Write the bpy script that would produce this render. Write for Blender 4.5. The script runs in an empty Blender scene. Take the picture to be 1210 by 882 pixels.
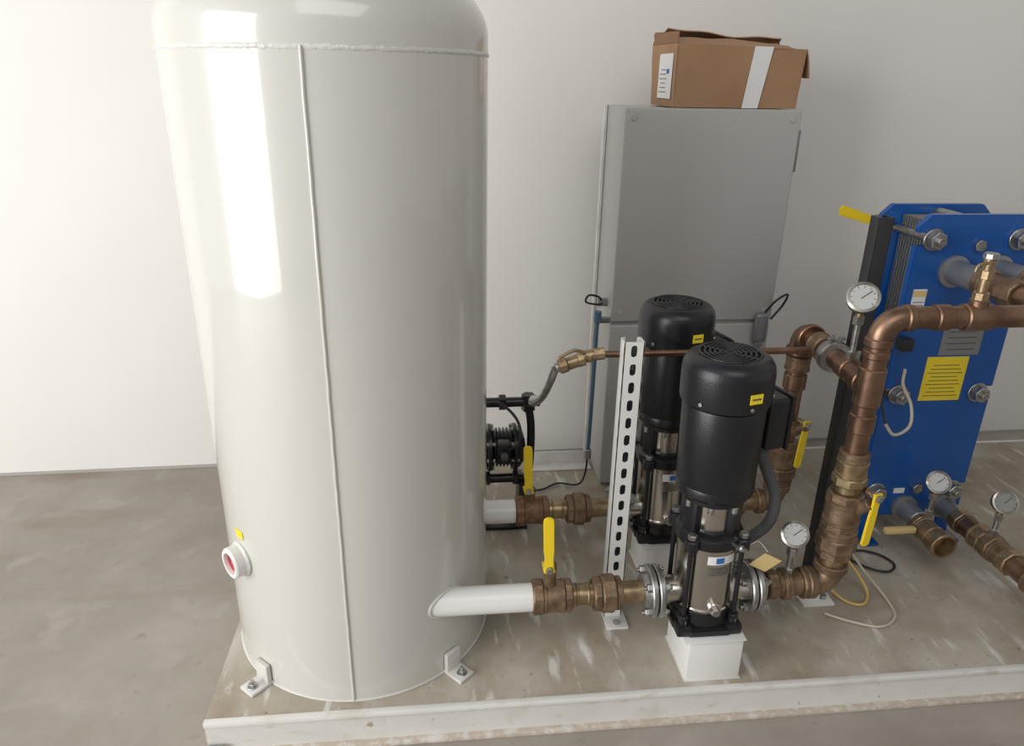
import bpy,bmesh,math,random
from mathutils import Vector as V, Matrix as M
random.seed(4)
pi=math.pi
sc=bpy.context.scene
try:
    sc.view_settings.view_transform='Standard'
except Exception: pass
# ---------------------------------------------------------------- materials
def mat(name,col,rough=.5,metal=0.,var=None,vscale=8.,bump=0.,bscale=60.,coat=0.,detail=6.,ramp=(.35,.65),emit=None):
    m=bpy.data.materials.new(name);m.use_nodes=True
    nt=m.node_tree;b=nt.nodes['Principled BSDF']
    b.inputs['Base Color'].default_value=(*col,1)
    b.inputs['Roughness'].default_value=rough;b.inputs['Metallic'].default_value=metal
    if coat: b.inputs['Coat Weight'].default_value=coat;b.inputs['Coat Roughness'].default_value=.03
    tc=nt.nodes.new('ShaderNodeTexCoord')
    if var:
        n=nt.nodes.new('ShaderNodeTexNoise');n.inputs['Scale'].default_value=vscale;n.inputs['Detail'].default_value=detail
        r=nt.nodes.new('ShaderNodeValToRGB');r.color_ramp.elements[0].position=ramp[0];r.color_ramp.elements[1].position=ramp[1]
        r.color_ramp.elements[0].color=(*col,1);r.color_ramp.elements[1].color=(*var,1)
        nt.links.new(tc.outputs['Object'],n.inputs['Vector']);nt.links.new(n.outputs['Fac'],r.inputs['Fac']);nt.links.new(r.outputs['Color'],b.inputs['Base Color'])
    if bump:
        n=nt.nodes.new('ShaderNodeTexNoise');n.inputs['Scale'].default_value=bscale
        u=nt.nodes.new('ShaderNodeBump');u.inputs['Strength'].default_value=bump;u.inputs['Distance'].default_value=.002
        nt.links.new(tc.outputs['Object'],n.inputs['Vector']);nt.links.new(n.outputs['Fac'],u.inputs['Height']);nt.links.new(u.outputs['Normal'],b.inputs['Normal'])
    return m
M_tank=mat('tank_white_paint',(.62,.61,.57),.22,0,coat=.75,bump=.02,bscale=5)
M_weld=mat('weld_bead',(.66,.65,.62),.3,0,bump=.9,bscale=120)
M_white=mat('white_paint',(.74,.73,.71),.35,0,var=(.62,.6,.56),vscale=14,bump=.08)
M_stand=mat('white_stand_paint',(.78,.78,.76),.3)
M_wall=mat('wall_paint',(.79,.77,.74),.5,0,var=(.82,.80,.77),vscale=1.3,bump=.05,bscale=30)
M_cab=mat('cabinet_grey_powdercoat',(.46,.455,.44),.4,0,bump=.12,bscale=260)
M_dark=mat('dark_rubber',(.02,.02,.022),.5)
M_black=mat('black_motor_paint',(.011,.012,.015),.33,0,bump=.15,bscale=200)
M_cast=mat('black_cast_iron',(.012,.012,.014),.3,0,bump=.4,bscale=90)
M_slot=mat('slot_black',(.004,.004,.004),.8)
M_steel=mat('stainless_steel',(.58,.55,.5),.22,1.,bump=.05,bscale=80)
M_zinc=mat('zinc_plated_steel',(.50,.50,.49),.4,1.,var=(.36,.35,.34),vscale=40,bump=.3,bscale=90)
M_grey=mat('grey_pipe',(.3,.31,.32),.4,.6)
M_brass=mat('bronze_fitting',(.31,.215,.14),.5,.75,var=(.17,.115,.072),vscale=30,bump=.6,bscale=110)
M_brassb=mat('bright_brass',(.45,.35,.21),.4,.9,var=(.30,.21,.125),vscale=35,bump=.2,bscale=90)
M_rust=mat('oxidised_bronze',(.17,.09,.055),.6,.5,var=(.28,.17,.10),vscale=45,bump=.7,bscale=130)
M_cop=mat('copper_pipe',(.34,.215,.145),.40,.95,var=(.19,.115,.08),vscale=14,bump=.15,detail=8)
M_yel=mat('yellow_handle',(.85,.62,.02),.4)
M_lab=mat('yellow_label',(.88,.68,.03),.5)
M_labw=mat('white_label',(.8,.8,.8),.5)
M_dial=mat('gauge_glass_dial',(.26,.27,.26),.05,coat=1.)
M_ink=mat('label_print',(.12,.1,.08),.6)
M_bluel=mat('blue_logo',(.03,.15,.5),.5)
M_blue=mat('blue_enamel',(.006,.085,.34),.3,0,bump=.05,coat=.2)
M_card=mat('cardboard',(.35,.20,.11),.8,0,var=(.40,.24,.135),vscale=7,bump=.2,bscale=150)
M_cardd=mat('cardboard_edge',(.27,.15,.08),.85)
M_red=mat('pink_plug',(.62,.13,.17),.4)
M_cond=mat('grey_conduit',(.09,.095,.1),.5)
M_tubeY=mat('yellow_tubing',(.62,.43,.13),.4)
M_tubeW=mat('clear_tubing',(.55,.50,.40),.3)
M_tag=mat('paper_tag',(.72,.55,.25),.6)
M_bluet=mat('blue_tube',(.08,.16,.25),.4)
def surf(name,stops,scale,rough,extra=None,bump=.2,stain=None):
    m=bpy.data.materials.new(name);m.use_nodes=True;nt=m.node_tree;b=nt.nodes['Principled BSDF'];b.inputs['Roughness'].default_value=rough
    tc=nt.nodes.new('ShaderNodeTexCoord')
    n=nt.nodes.new('ShaderNodeTexNoise');n.inputs['Scale'].default_value=scale;n.inputs['Detail'].default_value=10;n.inputs['Roughness'].default_value=.62
    r=nt.nodes.new('ShaderNodeValToRGB');el=r.color_ramp.elements
    while len(el)<len(stops): el.new(.5)
    for e,(p_,c_) in zip(el,stops): e.position=p_;e.color=(*c_,1)
    nt.links.new(tc.outputs['Object'],n.inputs['Vector']);nt.links.new(n.outputs['Fac'],r.inputs['Fac'])
    out=r.outputs['Color']
    for (sx,sy,sz,det,lo,hi,col) in (stain or []):
        mp=nt.nodes.new('ShaderNodeMapping');mp.inputs['Scale'].default_value=(sx,sy,sz);mp.inputs['Location'].default_value=(random.random()*9,random.random()*9,0)
        k=nt.nodes.new('ShaderNodeTexNoise');k.inputs['Scale'].default_value=1;k.inputs['Detail'].default_value=det
        q=nt.nodes.new('ShaderNodeMapRange');q.inputs['From Min'].default_value=lo;q.inputs['From Max'].default_value=hi
        x=nt.nodes.new('ShaderNodeMix');x.data_type='RGBA';x.inputs[7].default_value=(*col,1)
        nt.links.new(tc.outputs['Object'],mp.inputs['Vector']);nt.links.new(mp.outputs[0],k.inputs['Vector']);nt.links.new(k.outputs['Fac'],q.inputs['Value'])
        nt.links.new(q.outputs[0],x.inputs[0]);nt.links.new(out,x.inputs[6]);out=x.outputs[2]
    nt.links.new(out,b.inputs['Base Color'])
    bn=nt.nodes.new('ShaderNodeTexNoise');bn.inputs['Scale'].default_value=90
    u=nt.nodes.new('ShaderNodeBump');u.inputs['Strength'].default_value=bump;u.inputs['Distance'].default_value=.002
    nt.links.new(tc.outputs['Object'],bn.inputs['Vector']);nt.links.new(bn.outputs['Fac'],u.inputs['Height']);nt.links.new(u.outputs['Normal'],b.inputs['Normal'])
    return m
M_floor=surf('concrete',[(.3,(.29,.255,.215)),(.5,(.355,.32,.28)),(.7,(.42,.385,.345))],1.9,.65,bump=.12,stain=[(1.1,5,1,7,.58,.76,(.27,.225,.18)),(6,6,6,6,.58,.80,(.44,.41,.37)),(3,22,1,3,.72,.77,(.27,.18,.12)),(18,18,18,4,.64,.78,(.29,.25,.21))])
M_deck=surf('dusty_deck',[(.3,(.29,.245,.185)),(.5,(.37,.33,.265)),(.68,(.45,.415,.355))],3.6,.75,bump=.12,stain=[(7,3,1,8,.54,.74,(.51,.485,.44)),(22,5,1,6,.59,.70,(.64,.62,.58)),(4,4,4,8,.57,.76,(.27,.215,.15)),(45,45,45,3,.66,.74,(.24,.19,.14))])
M_chan=surf('channel_paint',[(.3,(.66,.645,.61)),(.55,(.72,.71,.68)),(.72,(.60,.57,.52))],5,.4,bump=.1,stain=[(12,30,30,4,.62,.76,(.54,.49,.42)),(30,30,30,3,.70,.77,(.45,.36,.27))])
M_chanrust=surf('channel_rusty_edge',[(.35,(.64,.62,.58)),(.5,(.48,.41,.33)),(.7,(.66,.64,.60))],22,.6,bump=.1)
# ---------------------------------------------------------------- mesh helpers
def grp(name):
    e=bpy.data.objects.new(name,None);e.empty_display_size=.05;sc.collection.objects.link(e);return e
def obj(par,name,bm,mt,ang=35):
    me=bpy.data.meshes.new(name);bmesh.ops.recalc_face_normals(bm,faces=bm.faces)
    for f_ in bm.faces: f_.smooth=True
    bm.to_mesh(me);bm.free()
    try: me.set_sharp_from_angle(angle=math.radians(ang))
    except Exception: pass
    me.materials.append(mt)
    o=bpy.data.objects.new(name,me);sc.collection.objects.link(o)
    if par is not None: o.parent=par
    return o
def frame(d):
    d=V(d).normalized();a=V((0,0,1)) if abs(d.z)<.9 else V((1,0,0))
    x=a.cross(d).normalized();y_=d.cross(x);return x,y_,d
def lathe(par,name,o,d,prof,mt,n=40,ph=0):
    x,y_,d=frame(d);o=V(o);bm=bmesh.new();rings=[]
    for r_,h in prof:
        if r_<1e-6: rings.append([bm.verts.new(o+d*h)])
        else: rings.append([bm.verts.new(o+d*h+(x*math.cos(2*pi*i/n+ph)+y_*math.sin(2*pi*i/n+ph))*r_) for i in range(n)])
    for A,B in zip(rings,rings[1:]):
        for i in range(n):
            j=(i+1)%n
            if len(A)==1 and len(B)==1: continue
            if len(A)==1: bm.faces.new((A[0],B[i],B[j]))
            elif len(B)==1: bm.faces.new((A[i],A[j],B[0]))
            else: bm.faces.new((A[i],A[j],B[j],B[i]))
    return obj(par,name,bm,mt)
def cyl(par,name,a,b,r,mt,n=32,bev=None,r2=None):
    a=V(a);b=V(b);L=(b-a).length;r2=r if r2 is None else r2
    c=min(.12*r,.003,L*.3) if bev is None else bev
    return lathe(par,name,a,b-a,[(0,0),(r-c,0),(r,c),(r2,L-c),(r2-c,L),(0,L)],mt,n)
def hexn(par,name,a,b,r,mt,n=6):
    a=V(a);b=V(b);L=(b-a).length;c=.08*r
    return lathe(par,name,a,b-a,[(0,0),(r*.92,0),(r,c),(r,L-c),(r*.92,L),(0,L)],mt,n,ph=.3)
def box(par,name,c,s,mt,bev=.002,rot=None,seg=2):
    bm=bmesh.new();bmesh.ops.create_cube(bm,size=1)
    for v in bm.verts: v.co=V((v.co.x*s[0],v.co.y*s[1],v.co.z*s[2]))
    if bev: bmesh.ops.bevel(bm,geom=list(bm.edges),offset=min(bev,min(s)*.45),segments=seg,affect='EDGES',profile=.5)
    if rot is not None: bmesh.ops.transform(bm,matrix=rot,verts=bm.verts)
    for v in bm.verts: v.co+=V(c)
    return obj(par,name,bm,mt)
def RZ(a): return M.Rotation(math.radians(a),4,'Z')
def RX(a): return M.Rotation(math.radians(a),4,'X')
def RY(a): return M.Rotation(math.radians(a),4,'Y')
def smooth(pts,k=10):
    P=[V(p_) for p_ in pts]
    if len(P)<3: return P
    P=[P[0]*2-P[1]]+P+[P[-1]*2-P[-2]];out=[]
    for i in range(1,len(P)-2):
        for j in range(k):
            t=j/k;a,b,c,d=P[i-1:i+3]
            out.append(.5*((2*b)+(c-a)*t+(2*a-5*b+4*c-d)*t*t+(3*b-a-3*c+d)*t**3))
    out.append(P[-2]);return out
def tube(par,name,pts,r,mt,n=16,sm=True,k=10):
    P=smooth(pts,k) if sm else [V(p_) for p_ in pts]
    bm=bmesh.new();rings=[];x=None
    for i,p_ in enumerate(P):
        t=(P[min(i+1,len(P)-1)]-P[max(i-1,0)]).normalized()
        if x is None: x=frame(t)[0]
        x=(x-t*x.dot(t)).normalized();y_=t.cross(x)
        rings.append([bm.verts.new(p_+(x*math.cos(2*pi*q/n)+y_*math.sin(2*pi*q/n))*r) for q in range(n)])
    for A,B in zip(rings,rings[1:]):
        for q in range(n): bm.faces.new((A[q],A[(q+1)%n],B[(q+1)%n],B[q]))
    bm.faces.new(rings[0]);bm.faces.new(rings[-1])
    return obj(par,name,bm,mt,50)
def elbow(par,name,c,d1,d2,R_,r,mt,cr=None,cl=.025):
    c=V(c);d1=V(d1);d2=V(d2);o=c+(d1+d2)*R_
    pts=[o-d2*R_*math.cos(a)-d1*R_*math.sin(a) for a in [pi/2*i/12 for i in range(13)]]
    tube(par,name,pts,r,mt,24,sm=False)
    if cr:
        cyl(par,name+'_collar_a',c+d1*(R_-.002),c+d1*(R_+cl),cr,mt)
        cyl(par,name+'_collar_b',c+d2*(R_-.002),c+d2*(R_+cl),cr,mt)
def prism(par,name,poly,o,ex,ey,ez,th,mt,bev=0):
    o=V(o);ex=V(ex);ey=V(ey);ez=V(ez);bm=bmesh.new()
    A=[bm.verts.new(o+ex*a+ey*b) for a,b in poly];B=[bm.verts.new(v.co+ez*th) for v in A]
    bm.faces.new(A);bm.faces.new(B);n=len(A)
    for i in range(n): bm.faces.new((A[i],A[(i+1)%n],B[(i+1)%n],B[i]))
    bmesh.ops.recalc_face_normals(bm,faces=bm.faces)
    if bev: bmesh.ops.bevel(bm,geom=list(bm.edges),offset=bev,segments=2,affect='EDGES')
    return obj(par,name,bm,mt)
def run(par,name,o,d,segs):
    o=V(o);d=V(d).normalized()
    for i,(a,b,r,k,m_) in enumerate(segs):
        (hexn if k=='h' else cyl)(par,'%s_%d'%(name,i+1),o+d*a,o+d*b,r,m_, **({'n':8} if k=='h' else {}))
        if k=='r' and r>.034:
            for t in (a+.006,b-.006): lathe(par,'%s_bead_%d'%(name,i+1),o+d*t,d,[(r*.97,-.005),(r*1.05,-.003),(r*1.05,.003),(r*.97,.005)],m_)
def handle(par,pivot,dirn,L,nrm,w=.022):
    p_=V(pivot);d=V(dirn).normalized();n_=V(nrm).normalized();s=d.cross(n_).normalized()
    poly=[(-.012,-w*.5),(L*.22,-w*.42),(L*.35,-w*.5)]+[(L-.01+.01*math.cos(a),w*.5*math.sin(a)) for a in [(-.5+i/8)*pi for i in range(9)]]+[(L*.35,w*.5),(L*.22,w*.42),(-.012,w*.5)]
    prism(par,'lever_sleeve',poly,p_,d,s,n_,.007,M_yel,.0015)
    hexn(par,'lever_nut',p_-n_*.012,p_+n_*.016,.010,M_zinc)
    cyl(par,'lever_stem',p_-n_*.03,p_,.009,M_brassb)
def gauge(base,stem_top,face,r=.033):
    g=grp('pressure_gauge');b=V(base);t=V(stem_top);f_=V(face).normalized()
    u=(t-b).normalized()
    hexn(g,'base_nut',b-u*.004,b+u*.02,.014,M_zinc);cyl(g,'stem',b,t-u*(r*.9),.008,M_zinc);hexn(g,'stem_nut',t-u*(r+.03),t-u*(r+.008),.014,M_zinc)
    cyl(g,'socket',t-u*(r+.01),t-u*(r*.8),.010,M_brassb)
    lathe(g,'case',t-f_*.016,f_,[(0,0),(r*.9,0),(r*.97,.004),(r*.97,.022),(r*1.06,.024),(r*1.06,.032),(r*.90,.034),(r*.86,.028),(0,.028)],M_steel)
    cyl(g,'dial',t+f_*.0125,t+f_*.0135,r*.86,M_dial,bev=0)
    x,y_,_=frame(f_)
    tube(g,'needle',[t+f_*.015-x*r*.1-y_*r*.1,t+f_*.015+x*r*.5+y_*r*.5],.0012,M_ink,6,sm=False)
    for i in range(9):
        a=-.6+i*(pi+1.2)/8;q=(x*math.cos(a)+y_*math.sin(a))
        tube(g,'tick_%d'%i,[t+f_*.0137+q*r*.66,t+f_*.0137+q*r*.8],.0009,M_ink,5,sm=False)
    return g
# ---------------------------------------------------------------- room
fl=box(None,'floor',(1,0.5,-.05),(12,9,.1),M_floor,0)
wl=box(None,'wall_back',(0,0,0),(12,.12,3.6),M_wall,0)
wl.rotation_euler=(0,0,math.radians(1.15));wl.location=(1,3.025+.06,1.8)
tr=box(None,'wall_foot_shade_strip',(0,0,0),(12,.004,.012),mat('wall_base_shadow_gap',(.42,.40,.37),.8),0)  # thin strip with the shade line between wall and floor put into its colour
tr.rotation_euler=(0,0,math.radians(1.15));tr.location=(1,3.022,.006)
# ---------------------------------------------------------------- skid
S=grp('equipment_skid');SZ=.11;X0,X1,Y0,Y1=-.60,2.9,1.445,2.77
box(S,'deck_plate',((X0+X1)/2,(Y0+Y1)/2+.003,SZ-.004),(X1-X0-.004,Y1-Y0-.012,.008),M_deck,.001)
for nm,yy,sg in (('front',Y0,1),('back',Y1,-1)):
    box(S,nm+'_channel_web',((X0+X1)/2,yy+sg*.011,SZ/2),(X1-X0,.008,SZ-.012),M_chan,0)
    box(S,nm+'_channel_top_flange',((X0+X1)/2,yy+sg*.006,SZ-.006),(X1-X0,.018,.016),M_chan,.003)
    box(S,nm+'_channel_bottom_flange',((X0+X1)/2,yy+sg*.003,.007),(X1-X0,.026,.014),M_chanrust,.003)
box(S,'left_channel',(X0+.006,(Y0+Y1)/2,SZ/2),(.012,Y1-Y0-.03,SZ-.01),M_chanrust,.002)
box(S,'left_bolt_plate',(X0+.02,Y0-.003,.02),(.05,.01,.03),M_zinc,.001)
# ---------------------------------------------------------------- tank
T=grp('pressure_tank');TX,TY,TR=-.225,1.845,.359;ZS=1.665
pr=[(TR-.012,SZ),(TR,SZ),(TR,ZS)]
dome=[(TR,ZS+.035)]+[(TR*math.cos(a),ZS+.035+.185*math.sin(a)) for a in [pi/2*i/20 for i in range(1,20)]]+[(0,ZS+.22)]
lathe(T,'shell',(TX,TY,0),(0,0,1),pr+dome,M_tank,160)
bm=bmesh.new();N=300;rg=[]
for i in range(N):
    a=2*pi*i/N;w=.0055+random.uniform(-.001,.001);o_=.0016+random.uniform(0,.0007);z0=ZS+random.uniform(-.0008,.0008)
    rg.append([bm.verts.new((TX+(TR+o)*math.cos(a),TY+(TR+o)*math.sin(a),z0+dz)) for o,dz in ((-.002,-w*1.3),(o_*.8,-w*.6),(o_,0),(o_*.8,w*.6),(-.002,w*1.3))])
for i in range(N):
    A=rg[i];B=rg[(i+1)%N]
    for k in range(4): bm.faces.new((A[k],B[k],B[k+1],A[k+1]))
obj(T,'girth_weld',bm,M_weld,60)
def surfp(a,z,off=0): return V((TX+(TR+off)*math.cos(a),TY+(TR+off)*math.sin(a),z))
aw=-pi/2-.02
tube(T,'longitudinal_weld',[surfp(aw+random.uniform(-.0015,.0015),SZ+.002+(ZS-SZ)*i/60,.0003) for i in range(61)],.0040,M_tank,8,sm=False)
tube(T,'base_ring_weld',[surfp(2*pi*i/96,SZ+.003,.0) for i in range(97)],.004,M_weld,8,sm=False)
for nm,sgn in (('a',1),('b',-1),('c',3),('d',-3)):
    a=-pi/2+sgn*math.radians(43);rd=V((math.cos(a),math.sin(a),0));R_=RZ(math.degrees(a));c=V((TX,TY,0))+rd*(TR+.03)
    box(T,'lug_foot_'+nm,c+V((0,0,SZ+.005)),(.07,.052,.009),M_white,.002,R_)
    box(T,'lug_gusset_'+nm,V((TX,TY,0))+rd*(TR+.008)+V((0,0,SZ+.035)),(.014,.050,.06),M_white,.003,R_)
    hexn(T,'lug_bolt_'+nm,c+rd*.014+V((0,0,SZ+.012)),c+rd*.014+V((0,0,SZ+.021)),.010,M_zinc)
    cyl(T,'lug_washer_'+nm,c+rd*.014+V((0,0,SZ+.009)),c+rd*.014+V((0,0,SZ+.012)),.014,M_zinc)
    cyl(T,'lug_stud_'+nm,c+rd*.014+V((0,0,SZ+.02)),c+rd*.014+V((0,0,SZ+.03)),.005,M_zinc)
pd=V((-.77,-.638,0));pc=V((TX,TY,.476))
lathe(T,'drain_coupling',pc,pd,[(.041,TR-.02),(.041,TR+.030),(.038,TR+.034),(.029,TR+.034),(.028,TR+.030),(.028,TR+.012),(0,TR+.012)],M_stand)
lathe(T,'coupling_weld',pc,pd,[(.043,TR-.012),(.047,TR+.002),(.043,TR+.007),(.039,TR+.009)],M_weld)
lathe(T,'thread_protector',pc,pd,[(.0275,TR+.024),(.024,TR+.026),(.022,TR+.016),(.006,TR+.015),(.005,TR+.026),(0,TR+.026)],M_red)
q=V((TX,TY,.553))+V((-.757,-.653,0))*(TR+.001)
box(T,'yellow_tag',q,(.034,.0015,.022),M_lab,0,RZ(math.degrees(math.atan2(-.653,-.757))+90))
PZ=.336;PY=1.58;RYY=2.0
for nm,yy in (('a',PY),('b',RYY)):
    xs=TX+math.sqrt(TR**2-(yy-TY)**2)
    cyl(T,'outlet_stub_'+nm,(xs-.06,yy,PZ),(.245,yy,PZ),.0375,M_stand)
    tube(T,'stub_weld_'+nm,[V((TX+math.sqrt(TR**2-(yy+.0385*math.cos(t)-TY)**2)+.001,yy+.0385*math.cos(t),PZ+.0385*math.sin(t))) for t in [2*pi*i/32 for i in range(33)]],.0045,M_weld,8,sm=False)
# ---------------------------------------------------------------- pumps
def pump(cx,cy,zb,mark):
    G=grp('vertical_multistage_pump')
    P=lambda x,y_,z:V((cx+x-.012*max(0,z-.05),cy+y_,zb+z))
    oc=[(-.09,-.055),(-.055,-.095),(.055,-.095),(.09,-.055),(.09,.055),(.055,.095),(-.055,.095),(-.09,.055)]
    prism(G,'base_plate',oc,(cx,cy,zb),(1,0,0),(0,1,0),(0,0,1),.024,M_cast,.004)
    lathe(G,'base_casting',P(0,0,.02),(0,0,1),[(.086,0),(.083,.015),(.080,.028),(.084,.032),(.084,.042),(0,.042)],M_cast,48)
    for i,(a,b) in enumerate(((-.068,-.07),(.068,-.07),(.068,.07),(-.068,.07))):
        box(G,'foot_%d'%i,(cx+a,cy+b,zb+.015),(.042,.042,.03),M_cast,.006)
        hexn(G,'foot_bolt_%d'%i,(cx+a,cy+b,zb+.030),(cx+a,cy+b,zb+.042),.011,M_zinc)
    s0,s1=.058,.262
    lathe(G,'sleeve',P(0,0,s0),(P(0,0,s1)-P(0,0,s0)),[(.079,0),(.081,.004),(.081,.012),(.078,.016),(.078,.19),(.081,.193),(.081,.204),(0,.204)],M_steel,56)
    for s in (-1,1):
        lathe(G,'port_neck_%d'%s,(cx+s*.06,cy,PZ),(s,0,0),[(.045,0),(.040,.02),(.040,.075)],M_steel)
        lathe(G,'port_flange_%d'%s,(cx+s*.118,cy,PZ),(s,0,0),[(0,0),(.068,0),(.071,.003),(.071,.013),(.068,.016),(0,.016)],M_zinc)
        lathe(G,'flange_gasket_%d'%s,(cx+s*.134,cy,PZ),(s,0,0),[(.055,0),(.055,.004)],M_dark)
        lathe(G,'counter_flange_%d'%s,(cx+s*.138,cy,PZ),(s,0,0),[(0,0),(.068,0),(.071,.003),(.071,.013),(.068,.016),(.05,.017),(.046,.03),(0,.03)],M_zinc)
        for k in range(4):
            a=pi/4+k*pi/2;yy=cy+.056*math.cos(a);zz=PZ+.056*math.sin(a)
            cyl(G,'flange_stud_%d_%d'%(s,k),(cx+s*.098,yy,zz),(cx+s*.174,yy,zz),.006,M_zinc)
            hexn(G,'flange_nut_%d_%d'%(s,k),(cx+s*.106,yy,zz),(cx+s*.118,yy,zz),.012,M_zinc)
            hexn(G,'flange_nut_b_%d_%d'%(s,k),(cx+s*.154,yy,zz),(cx+s*.166,yy,zz),.012,M_zinc)
    hexn(G,'drain_plug',P(.004,-.074,.085),P(.004,-.105,.085),.012,M_zinc);cyl(G,'drain_boss',P(.004,-.07,.085),P(.004,-.09,.085),.018,M_steel)
    for i,(a,b) in enumerate(((-.068,-.066),(.068,-.066),(.068,.066),(-.068,.066))):
        cyl(G,'stay_bolt_%d'%i,P(a,b,.03),P(a,b,.302),.0065,M_cast)
        hexn(G,'stay_nut_%d'%i,P(a,b,.292),P(a,b,.306),.012,M_zinc)
        cyl(G,'stay_boss_%d'%i,P(a,b,.258),P(a,b,.291),.018,M_cast)
        cyl(G,'stay_lug_%d'%i,P(a,b,.026),P(a,b,.055),.014,M_cast)
    lathe(G,'pump_head',P(0,0,.258),(0,0,1),[(0,0),(.082,0),(.087,.005),(.087,.03),(.080,.036),(.062,.042),(.055,.052),(.055,.06),(0,.06)],M_cast,48)
    cyl(G,'coupling_shaft',P(0,0,.30),P(0,0,.41),.016,M_steel);hexn(G,'coupling',P(0,0,.32),P(0,0,.385),.026,M_steel)
    lathe(G,'coupling_guard',P(0,0,.300),(0,0,1),[(.058,0),(.058,.09)],M_steel,40)
    for i,a in enumerate((-155,-48,40,150)):
        r_=math.radians(a);box(G,'stool_leg_%d'%i,P(.064*math.cos(r_),.064*math.sin(r_),.342),(.024,.042,.11),M_cast,.005,RZ(a))
    lathe(G,'vent_plug',P(.05,-.072,.27),(.3,-1,.2),[(0,0),(.009,0),(.009,.02),(.006,.024),(.006,.032),(0,.032)],M_zinc,16)
    m0=.385;up=(P(0,0,.79)-P(0,0,m0))
    lathe(G,'motor_flange',P(0,0,m0),up,[(0,0),(.080,0),(.084,.003),(.084,.014),(.091,.018),(.098,.026),(.099,.046),(.097,.05)],M_cast,64)
    lathe(G,'motor_frame',P(0,0,m0+.045),up,[(.095,0),(.0975,.004),(.101,.212),(.099,.217)],M_black,64)
    lathe(G,'fan_cover',P(0,0,.65),up,[(.101,0),(.108,.004),(.110,.012),(.110,.080),(.107,.098),(.099,.111),(.086,.119),(.076,.121),(.074,.117),(0,.117)],M_black,64)
    d=up.normalized();t=P(0,0,.65)+d*.121
    for k in range(6):
        rr=.012+k*.012
        tube(G,'grille_ring_%d'%k,[t+V((rr*math.cos(a),rr*math.sin(a),0)) for a in [2*pi*i/40 for i in range(41)]],.0034,M_black,8,sm=False)
    for k in range(4):
        a=k*pi/4;tube(G,'grille_bar_%d'%k,[t+V((math.cos(a),math.sin(a),0))*.077,t-V((math.cos(a),math.sin(a),0))*.077],.0025,M_black,6,sm=False)
    lathe(G,'grille_shadow_disc',t-d*.0035,d,[(0,0),(.073,0)],M_slot)
    for i in range(4):
        a=-pi/2-.9+i*1.1;p_=P(.11*math.cos(a),.11*math.sin(a),.668)
        cyl(G,'cover_screw_%d'%i,p_,p_+V((math.cos(a),math.sin(a),0))*.004,.005,M_zinc,12)
    for i in range(4):
        a=-pi/2-1.2+i*.8
        cyl(G,'motor_bolt_%d'%i,P(.078*math.cos(a),.078*math.sin(a),m0-.016),P(.078*math.cos(a),.078*math.sin(a),m0+.002),.008,M_zinc,12)
    a=-pi/2+.27;p_=P(.1115*math.cos(a),.1115*math.sin(a),.695)
    box(G,'warning_label',p_,(.034,.0016,.024),M_lab,0,RZ(math.degrees(a)+90))
    box(G,'warning_label_print',p_+V((math.cos(a),math.sin(a),0))*.001,(.024,.0012,.004),M_ink,0,RZ(math.degrees(a)+90))
    def curved(nm,a0,a1,z0,z1,rr,mt):
        bm=bmesh.new();n=10;A=[];B=[]
        for i in range(n+1):
            a=math.radians(a0+(a1-a0)*i/n);A.append(bm.verts.new(P(rr*math.cos(a),rr*math.sin(a),z0)));B.append(bm.verts.new(P(rr*math.cos(a),rr*math.sin(a),z1)))
        for i in range(n): bm.faces.new((A[i],A[i+1],B[i+1],B[i]))
        return obj(G,nm,bm,mt)
    curved('name_plate',-108,-50,.218,.243,.0788,M_labw);curved('name_plate_logo',-92,-76,.222,.239,.0793,M_bluel)
    curved('spec_plate',-106,-58,.182,.208,.0788,M_zinc)
    for k in range(3): curved('spec_print_%d'%k,-103,-64,.187+k*.007,.1892+k*.007,.0793,M_ink)
    ca=math.radians(14);cd=V((math.cos(ca),math.sin(ca),0));bc=P(0,0,.58)+cd*.135
    box(G,'terminal_box',bc,(.062,.095,.14),M_black,.01,RZ(14),3)
    box(G,'terminal_box_lid',bc+cd*.034,(.012,.102,.148),M_black,.005,RZ(14))
    box(G,'terminal_box_neck',P(0,0,.58)+cd*.105,(.04,.06,.09),M_black,.004,RZ(14))
    return G,bc
G1,b1=pump(.705,PY,.25,1)
G2,b2=pump(.712,RYY,.25,2)
def stand(cy):
    s=grp('pump_stand')
    box(s,'box_tube',(.724,cy,.180),(.150,.17,.138),M_stand,.004)
    box(s,'top_plate',(.716,cy,.2475),(.168,.19,.004),M_stand,.001)
    box(s,'base_weld',(.724,cy,.1125),(.158,.178,.005),M_weld,.002)
stand(1.563);stand(1.985)
for bc,dst in ((b1,(.84,1.80,.18)),(b2,(.92,2.2,.2))):
    g=grp('flexible_conduit')
    s=bc+V((.0,0,-.07))
    cyl(g,'fitting',s+V((0,0,.01)),s-V((0,0,.035)),.019,M_cond)
    dx,dy,dz=dst
    tube(g,'hose',[s-V((0,0,.03)),s+V((.03,.01,-.09)),s+V((.06,.0,-.17)),s+V((.05,.0,-.25)),s+V((-.0,.03,-.33)),(dx,dy,dz+.06),(dx,dy,SZ+.01)],.0155,M_cond,20)
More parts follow.
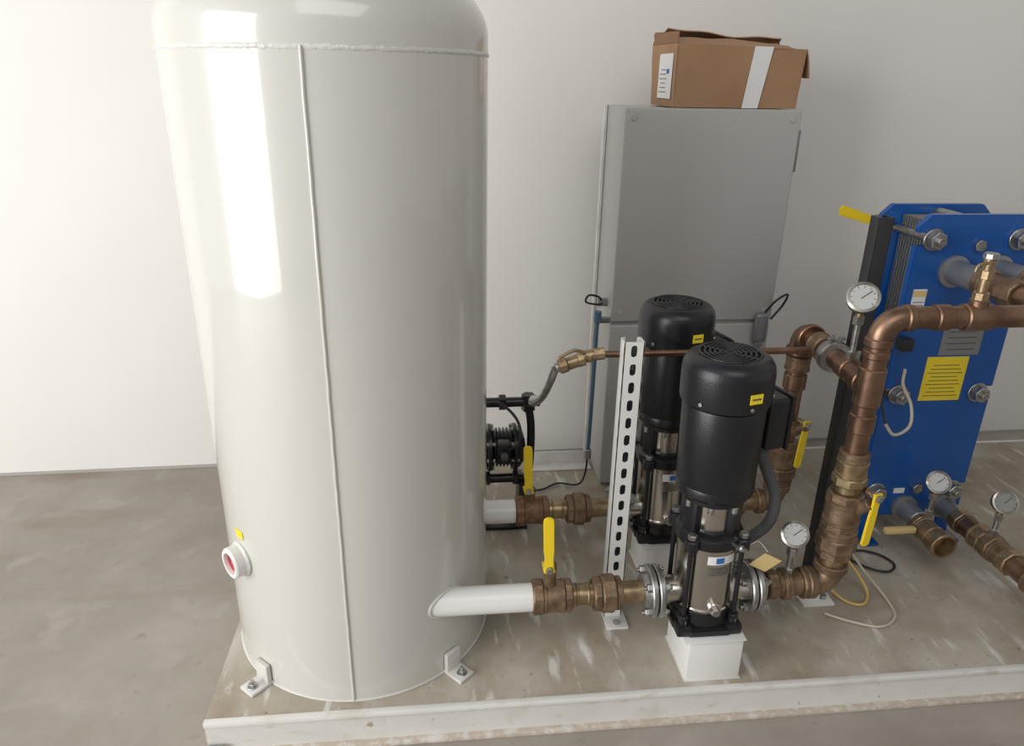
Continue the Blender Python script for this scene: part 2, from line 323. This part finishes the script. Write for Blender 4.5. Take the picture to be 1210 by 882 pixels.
# ---------------------------------------------------------------- suction lines
def suction(yy,rust):
    g=grp('suction_ball_valve');m1=M_rust if rust else M_brass
    run(g,'fitting',(.0,yy,PZ),(1,0,0),[(.238,.268,.048,'h',m1),(.265,.325,.043,'r',m1),(.323,.345,.045,'h',m1),(.343,.405,.029,'r',M_brassb),(.355,.362,.032,'r',M_brassb),(.385,.392,.032,'r',M_brassb),(.402,.425,.046,'h',m1 if not rust else M_brass),(.424,.462,.052,'h',M_brass),(.461,.48,.043,'r',M_brass),(.478,.545,.030,'r',M_brassb)])
    hz=PZ+(.103 if not rust else .083)
    cyl(g,'valve_bonnet',(.285,yy,PZ+.03),(.285,yy,hz+.002),.017,m1)
    box(g,'lever_foot',(.278,yy-.012,hz),(.03,.045,.005),M_yel,.001)
    handle(g,(.275,yy-.036,hz+.014),(-.04,0,1),.155,(0,-1,0),.027)
    return g
suction(PY,False);suction(RYY,True)
# ---------------------------------------------------------------- discharge risers
RX_=1.066;ZT=1.10
g=grp('discharge_riser')
run(g,'fitting',(0,PY,PZ),(1,0,0),[(.86,.885,.030,'r',M_brassb),(.884,.915,.041,'h',M_brass),(.914,.985,.034,'r',M_brass),(.93,.95,.042,'r',M_brass),(.984,1.015,.041,'r',M_brass)])
elbow(g,'bottom_elbow',(RX_,PY,PZ),(-1,0,0),(0,0,1),.045,.036,M_brass,.044,.022)
run(g,'riser',(RX_,PY,0),(0,0,1),[(.40,.425,.032,'r',M_brassb),(.424,.452,.047,'h',M_brass),(.450,.492,.054,'h',M_brass),(.490,.515,.046,'r',M_brass),(.513,.535,.046,'h',M_brass),(.534,.602,.045,'r',M_brass),(.60,.625,.047,'h',M_brass),(.624,.65,.031,'r',M_brassb),(.648,.675,.044,'h',M_brassb),(.674,.72,.038,'r',M_brassb),(.718,.745,.036,'r',M_brass),(.74,ZT-.05,.0275,'r',M_cop),(.80,.85,.032,'r',M_cop),(.875,.975,.033,'r',M_cop),(1.0,1.02,.031,'r',M_cop)])
cyl(g,'valve_bonnet',(RX_+.02,PY-.03,.585),(RX_+.03,PY-.065,.625),.016,M_brass)
handle(g,(RX_+.038,PY-.068,.645),(-.05,0,-1),.145,(.25,-1,0),.026)
elbow(g,'top_elbow',(RX_,PY,ZT),(0,0,-1),(1,0,0),.05,.029,M_cop,.033,.02)
run(g,'header',(RX_,PY,ZT),(1,0,0),[(.06,1.2,.0275,'r',M_cop),(.125,.165,.032,'r',M_cop),(.20,.275,.033,'r',M_cop)])
cyl(g,'header_branch',(RX_+.235,PY,ZT),(RX_+.235,PY,ZT+.045),.022,M_cop)
g=grp('drain_cock');b=V((RX_+.235,PY,ZT+.045))
run(g,'body',b,(0,0,1),[(-.005,.018,.019,'h',M_brassb),(.016,.055,.012,'r',M_brassb),(.05,.072,.017,'h',M_brassb),(.07,.10,.014,'r',M_brassb),(.098,.112,.017,'h',M_zinc)])
tube(g,'wing_lever',[b+V((-.012,-.01,.09)),b+V((-.035,-.012,.085)),b+V((-.04,-.012,.07))],.004,M_brassb,8)
g=grp('discharge_manifold')
HX0=V((RX_,PY,.925));HX1=V((1.10,RYY,.925));dd=(HX1-HX0).normalized()
run(g,'crossover',HX0,dd,[(.0,.37,.0275,'r',M_cop),(.02,.06,.034,'r',M_cop),(.10,.15,.032,'r',M_cop),(.26,.31,.036,'r',M_brass)])
lathe(g,'pipe_clamp',HX0+dd*.19,dd,[(.028,0),(.043,.002),(.045,.01),(.045,.03),(.043,.038),(.028,.04)],M_zinc)
box(g,'pipe_clamp_ear',HX0+dd*.21+V((.0,0,.048)),(.012,.03,.022),M_zinc,.003);
cyl(g,'clamp_bolt',HX0+dd*.21+V((-.025,0,.05)),HX0+dd*.21+V((.025,0,.05)),.005,M_zinc)
elbow(g,'rear_elbow',(1.10,RYY,.925),(-dd).to_tuple(),(0,0,-1),.05,.034,M_cop,.041,.022)
run(g,'rear_riser',(1.10,RYY,0),(0,0,1),[(.40,.86,.0275,'r',M_cop),(.40,.43,.044,'h',M_brass),(.43,.47,.05,'h',M_brass),(.47,.54,.042,'r',M_brass),(.54,.565,.044,'h',M_brass),(.60,.64,.038,'h',M_brassb),(.74,.79,.034,'r',M_cop),(.80,.85,.036,'r',M_brass)])
handle(g,(1.125,RYY-.065,.645),(-.05,0,-1),.15,(.25,-1,0),.026)
cyl(g,'rear_valve_bonnet',(1.11,RYY-.03,.60),(1.125,RYY-.07,.64),.014,M_brass)
elbow(g,'rear_bottom_elbow',(1.10,RYY,PZ),(-1,0,0),(0,0,1),.045,.034,M_brass,.042,.022)
run(g,'rear_outlet',(0,RYY,PZ),(1,0,0),[(.87,1.04,.030,'r',M_brassb),(.89,.93,.044,'h',M_brass),(.95,.99,.040,'r',M_brass)])
p_=HX0+dd*.115
gauge(p_+V((0,0,.03)),p_+V((0,0,.19)),(-.55,-1,.75),.038)
gauge((.945,PY,PZ+.035),(.945,PY,.495),(-.5,-1,.8),.034)
g=grp('copper_bypass_line');cy_=1.86;cz=.917
cyl(g,'copper_tube',(.43,cy_,cz),(1.09,cy_+.0,cz),.0095,M_cop,20)
run(g,'fitting',(.43,cy_,cz),(-1,0,-.12),[(-.03,.0,.017,'h',M_brassb),(-.002,.025,.015,'r',M_brassb)])
elbow(g,'elbow',(.40,cy_,cz-.005),(1,0,0),(-.6,0,-.8),.012,.014,M_brassb,.017,.012)
run(g,'ball_valve',(.405,cy_,cz-.01),(-1,0,-.35),[(.0,.02,.02,'h',M_brassb),(.018,.05,.018,'r',M_brassb),(.05,.075,.021,'h',M_brassb),(.07,.085,.014,'r',M_zinc)])
tube(g,'valve_lever',[(.40,cy_-.01,cz+.01),(.37,cy_-.02,cz+.02),(.33,cy_-.02,cz)],.005,M_brassb,8)
tube(g,'steel_drop_tube',[(.325,cy_,.878),(.315,cy_+.02,.83),(.31,cy_+.12,.74),(.31,cy_+.28,.655)],.011,M_zinc,16)
cyl(g,'drop_nut',(.31,cy_+.26,.667),(.31,cy_+.30,.645),.017,M_zinc)
# ---------------------------------------------------------------- slotted strut
def strut(name,x,y_,z0,z1,w,dep,m_,slots=True):
    g=grp(name);t=.003
    H_=z1-z0
    if slots:
        bm=bmesh.new();pitch=.0508;sw=.0085;sh=.0165
        n=int(H_/pitch)
        K=16
        for r_ in range(n):
            zc=z0+(r_+.5)*H_/n;hh=H_/n/2
            inner=[];outer=[]
            for k in range(K):
                a=2*pi*k/K;cx=sw*math.cos(a);cz=sw*math.sin(a)+(sh-sw if math.sin(a)>0.01 else (-(sh-sw) if math.sin(a)<-0.01 else 0))
                inner.append(bm.verts.new((x+cx,y_,zc+cz)))
                m2=max(abs(math.cos(a))/(w/2),abs(math.sin(a))/hh);outer.append(bm.verts.new((x+math.cos(a)/m2,y_,zc+math.sin(a)/m2)))
            for k in range(K):
                j=(k+1)%K;bm.faces.new((inner[k],inner[j],outer[j],outer[k]))
        ext=bmesh.ops.extrude_face_region(bm,geom=list(bm.faces));
        for v in ext['geom']:
            if isinstance(v,bmesh.types.BMVert): v.co.y+=t
        obj(g,'slotted_face',bm,m_)
        box(g,'edge_strip_l',(x-w/2+.0015,y_+t/2,(z0+z1)/2),(.003,t,H_),m_,0);box(g,'edge_strip_r',(x+w/2-.0015,y_+t/2,(z0+z1)/2),(.003,t,H_),m_,0)
    else:
        box(g,'face',(x,y_+t/2,(z0+z1)/2),(w,t,H_),m_,.001)
    for s in (-1,1):
        box(g,'side_%d'%s,(x+s*(w/2-t/2),y_+dep/2,(z0+z1)/2),(t,dep,H_),m_,.0005)
        box(g,'lip_%d'%s,(x+s*(w/2-.006),y_+dep-t/2,(z0+z1)/2),(.010,t,H_),m_,.0005)
    return g
g=strut('slotted_strut_post',.510,1.745,SZ+.006,.992,.054,.041,M_stand)
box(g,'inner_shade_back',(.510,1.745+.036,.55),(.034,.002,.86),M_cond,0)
box(g,'foot_plate',(.515,1.735,SZ+.003),(.065,.085,.007),M_stand,.001)
for yy in (1.712,): hexn(g,'foot_bolt',(.515,yy,SZ+.006),(.515,yy,SZ+.016),.010,M_zinc)
box(g,'tube_bracket',(.510,1.81,.917),(.02,.07,.03),M_zinc,.002)
g=strut('header_support_post',1.165,1.80,SZ+.006,1.30,.041,.041,M_dark,False)
box(g,'foot_plate',(1.165,1.79,SZ+.004),(.10,.10,.008),M_stand,.001)
box(g,'foot_upright',(1.15,1.765,SZ+.04),(.05,.006,.07),M_stand,.001)
hexn(g,'foot_bolt',(1.19,1.77,SZ+.007),(1.19,1.77,SZ+.02),.011,M_zinc)
box(g,'pipe_bracket',(1.13,1.80,.925),(.06,.03,.03),M_zinc,.002)
# ---------------------------------------------------------------- cabinet
g=grp('electrical_cabinet');CX0,CX1,CY0,CY1,CZ=.634,1.242,2.505,2.80,1.535
cx=(CX0+CX1)/2;cw=CX1-CX0
box(g,'body',(cx,(CY0+CY1)/2+.008,(SZ+CZ)/2),(cw-.012,CY1-CY0-.016,CZ-SZ-.004),M_cab,.004)
box(g,'upper_door',(cx,CY0+.009,(.797+CZ)/2),(cw,.018,CZ-.797),M_cab,.007,seg=3)
box(g,'lower_door',(cx,CY0+.009,(.125+.785)/2),(cw,.018,.66),M_cab,.007,seg=3)
box(g,'left_flange',(CX0-.002,CY1-.01,(SZ+CZ)/2),(.012,.02,CZ-SZ),M_white,.002)
for i,(a,b) in enumerate(((.03,1.505),(cw-.03,1.505),(.03,.835),(cw-.03,.835))):
    cyl(g,'door_screw_%d'%i,(CX0+a,CY0,b),(CX0+a,CY0-.004,b),.011,M_cab,20)
box(g,'door_latch',(CX1+.006,CY0+.03,1.40),(.014,.035,.14),M_grey,.004)
box(g,'disconnect_connector',(CX1-.045,CY0-.02,.775),(.05,.03,.11),M_grey,.012,seg=4)
cyl(g,'connector_plug',(CX1-.045,CY0-.02,.70),(CX1-.045,CY0-.02,.74),.014,M_grey)
tube(g,'connector_cable',[(CX1-.03,CY0-.01,.83),(CX1-.005,CY0-.03,.88),(CX1+.04,CY0-.02,.90),(CX1+.05,CY0+.02,.85),(CX1+.0,CY0+.0,.80)],.004,M_dark,8)
tube(g,'gauge_capillary_loop',[(CX0-.01,CY0+.1,.84),(CX0-.03,CY0+.08,.87),(CX0-.07,CY0+.07,.88),(CX0-.08,CY0+.07,.855),(CX0-.04,CY0+.07,.845),(CX0-.0,CY0+.1,.84)],.004,M_dark,8)
hexn(g,'cable_gland',(CX0-.03,CY0+.1,.845),(CX0+.01,CY0+.1,.845),.016,M_grey)
g=grp('conduit_drop')
tube(g,'tube',[(.585,CY0-.0,.815),(.583,CY0-.0,.5),(.58,CY0-.0,.26)],.0075,M_bluet,12)
cyl(g,'top_fitting',(.585,CY0,.80),(.585,CY0,.84),.014,M_bluet);cyl(g,'bottom_fitting',(.58,CY0,.24),(.58,CY0,.28),.013,M_zinc)
tube(g,'trailing_cable',[(.58,CY0,.25),(.57,CY0-.01,.17),(.54,CY0-.02,.135),(.47,CY0+.02,.12),(.40,CY0-.02,.118),(.34,CY0-.02,.118)],.004,M_dark,8)
box(g,'stand_off',(.61,CY0+.02,.80),(.05,.02,.02),M_zinc,.002)
# ---------------------------------------------------------------- cardboard box
g=grp('cardboard_box');bz=CZ+.002;bx0,bx1,by0,by1,bh=.80,1.222,2.52,2.78,.195;t=.005
BW=bx1-bx0
def sheet(nm,P4,mt,wob=.004,n=14,th=.004):
    A,B,C_,D=[V(q) for q in P4];nn=(B-A).cross(D-A).normalized();bm=bmesh.new();G_=[]
    for i in range(n+1):
        row=[]
        for j in range(n+1):
            u=i/n;v=j/n;q=A*(1-u)*(1-v)+B*u*(1-v)+C_*u*v+D*(1-u)*v
            w_=wob*(math.sin(5.1*u+2*v+len(nm))+.6*math.sin(11*v*u+3*u))*min(1,4*v)
            row.append(bm.verts.new(q+nn*w_))
        G_.append(row)
    for i in range(n):
        for j in range(n): bm.faces.new((G_[i][j],G_[i+1][j],G_[i+1][j+1],G_[i][j+1]))
    ext=bmesh.ops.extrude_face_region(bm,geom=list(bm.faces))
    for v in ext['geom']:
        if isinstance(v,bmesh.types.BMVert): v.co-=nn*th
    return obj(g,nm,bm,mt,50)
box(g,'bottom',((bx0+bx1)/2,(by0+by1)/2,bz+t/2),(BW,by1-by0,t),M_card,.001)
sheet('front_panel',[(bx0,by0,bz),(bx1,by0,bz),(bx1+.008,by0-.004,bz+bh-.012),(bx0-.002,by0,bz+bh)],M_card,.002)
sheet('back_panel',[(bx0,by1,bz),(bx1,by1,bz),(bx1+.02,by1,bz+bh-.0),(bx0-.01,by1,bz+bh)],M_card,.002)
sheet('left_panel',[(bx0,by0,bz),(bx0,by1,bz),(bx0-.01,by1,bz+bh),(bx0-.002,by0,bz+bh)],M_card,.001)
sheet('right_panel',[(bx1,by0,bz),(bx1,by1,bz),(bx1+.02,by1,bz+bh),(bx1+.008,by0-.004,bz+bh-.012)],M_card,.002)
sheet('right_flap',[(bx1+.008,by0,bz+bh-.012),(bx1+.02,by1,bz+bh),(bx1+.050,by1-.02,bz+bh-.085),(bx1+.032,by0+.01,bz+bh-.10)],M_card,.003)
sheet('front_flap',[(bx0,by0,bz+bh),(bx1-.03,by0-.003,bz+bh-.010),(bx1-.05,by0+.10,bz+bh+.010),(bx0+.02,by0+.12,bz+bh+.022)],M_card,.004)
sheet('back_flap',[(bx0-.01,by1,bz+bh),(bx1+.02,by1,bz+bh),(bx1-.01,by1-.10,bz+bh+.026),(bx0+.01,by1-.09,bz+bh+.045)],M_card,.006)
sheet('left_flap',[(bx0-.002,by0,bz+bh),(bx0-.01,by1,bz+bh),(bx0-.012,by1-.02,bz+bh+.040),(bx0+.006,by0+.02,bz+bh+.034)],M_cardd,.002)
prism(g,'paper_tape',[(0,0),(.055,0),(.085,bh-.006),(.022,bh-.005)],(1.03,by0-t/2-.004,bz),(1,0,0),(0,0,1),(0,1,0),.001,M_labw)
box(g,'shipping_label',(bx0-t/2-.006,by0+.10,bz+.095),(.001,.15,.14),M_labw,0)
box(g,'label_print',(bx0-t/2-.0068,by0+.07,bz+.11),(.001,.03,.014),M_bluel,0)
for k in range(6): box(g,'label_lines_%d'%k,(bx0-t/2-.0068,by0+.12,bz+.045+k*.014),(.001,.08-(k%3)*.015,.0025),M_ink,0)
# ---------------------------------------------------------------- plate heat exchanger
g=grp('plate_heat_exchanger');HXa,HXb,HB,HT=1.462,1.845,.20,1.258
W=HXb-HXa;Hh=HT-HB
notch=[.10,.47,Hh-.075]
def plate(nm,yy,th):
    L=[(0.03,0),(W-.03,0),(W,.03)]
    for zc in notch: L+=[(W,zc-.02),(W-.05,zc-.02),(W-.06,zc),(W-.05,zc+.02),(W,zc+.02)]
    L+=[(W,Hh-.035),(W-.035,Hh),(.035,Hh),(0,Hh-.035)]
    for zc in reversed(notch): L+=[(0,zc+.02),(.05,zc+.02),(.06,zc),(.05,zc-.02),(0,zc-.02)]
    L+=[(0,.03)]
    prism(g,nm,L,(HXa,yy,HB),(1,0,0),(0,0,1),(0,1,0),th,M_blue,.003)
plate('frame_plate',2.085,.028);plate('pressure_plate',2.285,.028)
for i in range(24):
    yy=2.118+i*.0068
    box(g,'channel_plate_%d'%i,((HXa+HXb)/2,yy,HB+Hh/2),(W-.13,.0035,Hh-.06),M_steel if i%2 else M_cond,.001)
for i,zc in enumerate(notch):
    for s in (0,1):
        x=HXa+.050 if s==0 else HXb-.052;z=HB+zc
        cyl(g,'tie_bolt_%d_%d'%(i,s),(x,2.04,z),(x,2.36,z),.0125,M_zinc)
        hexn(g,'tie_nut_%d_%d'%(i,s),(x,2.053,z),(x,2.079,z),.028,M_zinc);cyl(g,'tie_washer_%d_%d'%(i,s),(x,2.079,z),(x,2.085,z),.034,M_zinc)
        hexn(g,'tie_nut_rear_%d_%d'%(i,s),(x,2.315,z),(x,2.335,z),.026,M_zinc)
for i,(x,z) in enumerate(((1.665,1.165),(1.66,.31))): hexn(g,'bar_bolt_%d'%i,(x,2.07,z),(x,2.085,z),.019,M_zinc)
cyl(g,'carrying_bar',(1.65,2.1,HT-.03),(1.65,2.30,HT-.03),.02,M_zinc)
for s,x in ((0,HXa+.04),(1,HXb-.04)):
    box(g,'foot_leg_%d'%s,(x,2.10,(SZ+HB)/2+.01),(.05,.012,HB-SZ+.05),M_blue,.002);box(g,'foot_pad_%d'%s,(x,2.07,SZ+.006),(.06,.08,.01),M_blue,.002)
    box(g,'rear_leg_%d'%s,(x,2.30,(SZ+HB)/2+.01),(.05,.012,HB-SZ+.05),M_blue,.002)
fy=2.0845
box(g,'warning_label',(1.66,fy,.722),(.145,.0015,.155),M_lab,0)
for k in range(9): box(g,'warning_text_%d'%k,(1.66,fy-.001,.662+k*.0135),(.12-(k%3)*.015,.001,.0022),M_ink,0)
box(g,'name_plate',(1.69,fy,.86),(.14,.0015,.11),M_grey,0)
for k in range(4): box(g,'name_plate_line_%d'%k,(1.69,fy-.001,.825+k*.02),(.1,.001,.003),M_ink,0)
box(g,'caution_label',(1.508,fy,.985),(.045,.0015,.085),M_labw,0);box(g,'caution_label_band',(1.508,fy-.001,1.013),(.045,.001,.02),M_tag,0)
for k in range(4): box(g,'caution_line_%d'%k,(1.508,fy-.001,.955+k*.01),(.036,.001,.002),M_ink,0)
for i,(x,z) in enumerate(((1.50,.305),(1.60,.30))): box(g,'port_label_%d'%i,(x,fy,z),(.04,.0015,.02),M_lab if i==0 else M_labw,0)
for nm,x in (('a',1.60),('b',1.745)):
    cyl(g,'upper_port_%s'%nm,(x,2.085,1.085),(x,1.94,1.085),.038,M_grey);lathe(g,'upper_port_ring_%s'%nm,(x,2.085,1.085),(0,-1,0),[(.05,0),(.05,.012),(.038,.014)],M_grey)
    cyl(g,'lower_port_%s'%nm,(x+.03,2.085,.235),(x+.03,1.99,.235),.034,M_grey);lathe(g,'lower_port_ring_%s'%nm,(x+.03,2.085,.235),(0,-1,0),[(.046,0),(.046,.012),(.034,.014)],M_grey)
g=grp('exchanger_supply_pipe')
for nm,x in (('a',1.60),('b',1.745)):
    run(g,'upper_%s'%nm,(x,1.95,1.085),(0,-1,0),[(0,.03,.043,'r',M_brass),(.03,.09,.034,'r',M_cop),(.09,.15,.042,'h',M_brass),(.15,.5,.029,'r',M_cop),(.20,.25,.036,'r',M_cop)])
g=grp('exchanger_drain_valve')
run(g,'body',(1.63,2.0,.225),(0,-1,0),[(0,.03,.040,'h',M_brassb),(.03,.095,.038,'r',M_brassb)])
lathe(g,'open_end',(1.63,1.91,.225),(0,-1,0),[(.036,0),(.036,.02),(.043,.025),(.045,.055),(.043,.058),(.036,.058),(.034,.05),(.031,.01),(0,.008)],M_brassb)
cyl(g,'bonnet',(1.61,1.965,.225),(1.575,1.955,.225),.015,M_brassb)
box(g,'lever',(1.535,1.95,.23),(.11,.022,.022),M_tag,.006)
g=grp('exchanger_return_pipe')
run(g,'line',(1.775,2.0,.235),(0,-1,0),[(0,.04,.042,'h',M_brassb),(.04,.10,.036,'r',M_cop),(.10,.15,.042,'r',M_brassb),(.15,.19,.046,'h',M_brass),(.19,.24,.040,'r',M_brass),(.24,.27,.044,'h',M_brassb),(.27,.48,.034,'r',M_cop),(.34,.40,.042,'r',M_brass)])
gauge((1.655,1.99,.26),(1.66,1.99,.385),(-.5,-1,.7),.036)
gauge((1.775,1.84,.275),(1.78,1.84,.395),(-.4,-1,.65),.036)
g=grp('isolation_valve')
cyl(g,'rod',(1.512,2.33,1.184),(1.512,2.42,1.184),.0125,M_zinc);hexn(g,'body',(1.512,2.36,1.184),(1.512,2.395,1.184),.024,M_brassb)
prism(g,'lever',[(-.03,-.012),(.185,-.017),(.196,0),(.185,.017),(-.03,.012)],(1.525,2.345,1.176),V((-1,0,.30)).normalized(),V((.28,0,1)).normalized(),(0,-1,0),.008,M_yel,.002)
g=grp('white_sample_tube')
tube(g,'tube',[(1.50,2.06,.77),(1.495,2.045,.72),(1.52,2.02,.66),(1.51,1.99,.60),(1.45,1.97,.58),(1.41,1.97,.62)],.005,M_tubeW,12)
tube(g,'tube_return',[(1.41,1.97,.62),(1.40,2.0,.70),(1.43,2.05,.85),(1.47,2.06,.93)],.004,M_dark,10)
box(g,'sensor_block',(1.48,2.06,.855),(.04,.04,.04),M_dark,.005)
g=grp('yellow_sample_tube')
tube(g,'tube',[(1.20,1.93,.30),(1.23,1.87,.27),(1.29,1.83,.21),(1.34,1.78,.13),(1.30,1.73,.118),(1.25,1.76,.118),(1.22,1.82,.15),(1.22,1.90,.26)],.0045,M_tubeY,12)
g=grp('black_sample_tube')
tube(g,'tube',[(1.36,1.98,.12),(1.42,1.90,.12),(1.48,1.88,.118),(1.52,1.92,.118),(1.49,1.98,.118),(1.42,2.0,.118),(1.38,1.94,.118)],.004,M_dark,12)
g=grp('floor_sample_tube')
tube(g,'tube',[(1.16,1.70,.118),(1.22,1.66,.118),(1.30,1.63,.118),(1.37,1.67,.118),(1.39,1.76,.12),(1.36,1.86,.16),(1.28,1.93,.28)],.004,M_tubeW,12)
g=grp('paper_tag')
box(g,'tag',(.842,1.52,.455),(.055,.001,.062),M_tag,0,M.Rotation(.5,4,'Y')@M.Rotation(.4,4,'X'));tube(g,'string',[(.85,1.53,.48),(.83,1.55,.50),(.79,1.53,.50)],.001,M_labw,6)
# ---------------------------------------------------------------- diaphragm pump
g=grp('diaphragm_pump');dx,dy=.222,2.30
for s in (-1,1):
    lathe(g,'air_chamber_%d'%s,(dx+s*.035,dy,.41),(s,0,0),[(0,0),(.078,0),(.084,.004),(.084,.014),(.074,.018),(.072,.026),(.052,.04),(.03,.046),(0,.048)],M_cast,40)
    for k in range(8):
        a=k*pi/4+.2;hexn(g,'chamber_bolt_%d_%d'%(s,k),(dx+s*.028,dy+.075*math.cos(a),.41+.075*math.sin(a)),(dx+s*.056,dy+.075*math.cos(a),.41+.075*math.sin(a)),.007,M_zinc)
    tube(g,'riser_tube_%d'%s,[(dx+s*.06,dy-.01,.285),(dx+s*.092,dy-.02,.31),(dx+s*.10,dy-.02,.40),(dx+s*.10,dy-.01,.5),(dx+s*.09,dy,.57)],.014,M_cast,14)
    box(g,'foot_%d'%s,(dx+s*.07,dy,.20),(.022,.12,.17),M_cast,.005)
    hexn(g,'manifold_cap_%d'%s,(dx+s*.09,dy,.55),(dx+s*.09,dy,.61),.024,M_cast)
for k in range(6):
    lathe(g,'centre_fin_%d'%k,(dx-.034+k*.0125,dy,.41),(1,0,0),[(0,0),(.068,0),(.070,.002),(.068,.005),(0,.005)],M_black,32)
cyl(g,'centre_body',(dx-.035,dy,.41),(dx+.035,dy,.41),.055,M_cast)
box(g,'air_valve',(dx,dy-.075,.43),(.045,.05,.075),M_black,.006)
cyl(g,'top_manifold',(dx-.13,dy,.582),(dx+.13,dy,.582),.017,M_cast);cyl(g,'bottom_manifold',(dx-.10,dy,.285),(dx+.10,dy,.285),.017,M_cast)
for s in (-1,0,1): hexn(g,'manifold_nut_%d'%s,(dx+s*.1-.012,dy,.582),(dx+s*.1+.012,dy,.582),.027,M_cast)
for s in (-1,1): hexn(g,'bottom_nut_%d'%s,(dx+s*.05-.01,dy,.285),(dx+s*.05+.01,dy,.285),.026,M_cast)
box(g,'base_foot',(dx,dy,SZ+.006),(.18,.14,.012),M_cast,.003)
box(g,'muffler',(dx+.0,dy-.11,.43),(.022,.03,.022),M_cond,.005)
tube(g,'air_hose',[(dx+.02,dy-.10,.45),(dx+.05,dy-.13,.50),(dx+.04,dy-.09,.56),(dx-.02,dy-.04,.60),(dx-.08,dy,.56)],.005,M_dark,10)
cyl(g,'outlet_union',(dx+.125,dy-.03,.60),(dx+.09,dy-.12,.645),.013,M_zinc)
g=grp('deck_bracket');box(g,'upright',(.50,2.70,.14),(.26,.006,.06),M_white,.001);box(g,'foot',(.50,2.67,.114),(.26,.06,.006),M_white,.001)
# ---------------------------------------------------------------- camera
f=870.
p=math.radians(21.9);y=math.radians(6.3);r=math.radians(1.06)
F=V((math.sin(y)*math.cos(p),math.cos(y)*math.cos(p),-math.sin(p)))
R0=V((math.cos(y),-math.sin(y),0));U0=R0.cross(F)
R=R0*math.cos(r)+U0*math.sin(r);U=U0*math.cos(r)-R0*math.sin(r)
c=bpy.data.cameras.new('camera');c.sensor_fit='HORIZONTAL';c.sensor_width=36;c.lens=36*f/1210;c.clip_start=.02
co=bpy.data.objects.new('camera',c);sc.collection.objects.link(co)
co.matrix_world=M(((R.x,U.x,-F.x,0),(R.y,U.y,-F.y,0),(R.z,U.z,-F.z,1.62),(0,0,0,1)))
sc.camera=co
# ---------------------------------------------------------------- light
w=bpy.data.worlds.new('world');sc.world=w;w.use_nodes=True;nt=w.node_tree
bg=nt.nodes['Background'];tc=nt.nodes.new('ShaderNodeTexCoord');sx=nt.nodes.new('ShaderNodeSeparateXYZ');rp=nt.nodes.new('ShaderNodeValToRGB')
mr=nt.nodes.new('ShaderNodeMapRange');mr.inputs['From Min'].default_value=-1;mr.inputs['From Max'].default_value=1
nt.links.new(tc.outputs['Generated'],sx.inputs[0]);nt.links.new(sx.outputs['X'],mr.inputs['Value']);nt.links.new(mr.outputs[0],rp.inputs['Fac']);nt.links.new(rp.outputs['Color'],bg.inputs['Color'])
e=rp.color_ramp.elements;e[0].position=0;e[0].color=(1,1,1,1);e[1].position=.9;e[1].color=(.62,.59,.56,1)
k=e.new(.3);k.color=(.60,.59,.57,1);k=e.new(.55);k.color=(.20,.19,.18,1)
bg.inputs['Strength'].default_value=.76
def area(name,loc,tgt,sx_,sy_,pw,col):
    l=bpy.data.lights.new(name,'AREA');l.shape='RECTANGLE';l.size=sx_;l.size_y=sy_;l.energy=pw;l.color=col
    o=bpy.data.objects.new(name,l);sc.collection.objects.link(o);o.location=loc
    o.rotation_euler=(V(tgt)-V(loc)).to_track_quat('-Z','Y').to_euler();return o
area('doorway_daylight',(-3.7,-.5,1.75),(-.2,1.9,1.70),2.9,3.3,180,(1,.99,.975))
area('overhead_daylight',(.5,-1.5,4.2),(.8,2.2,0),3,2,42,(1,.99,.97))
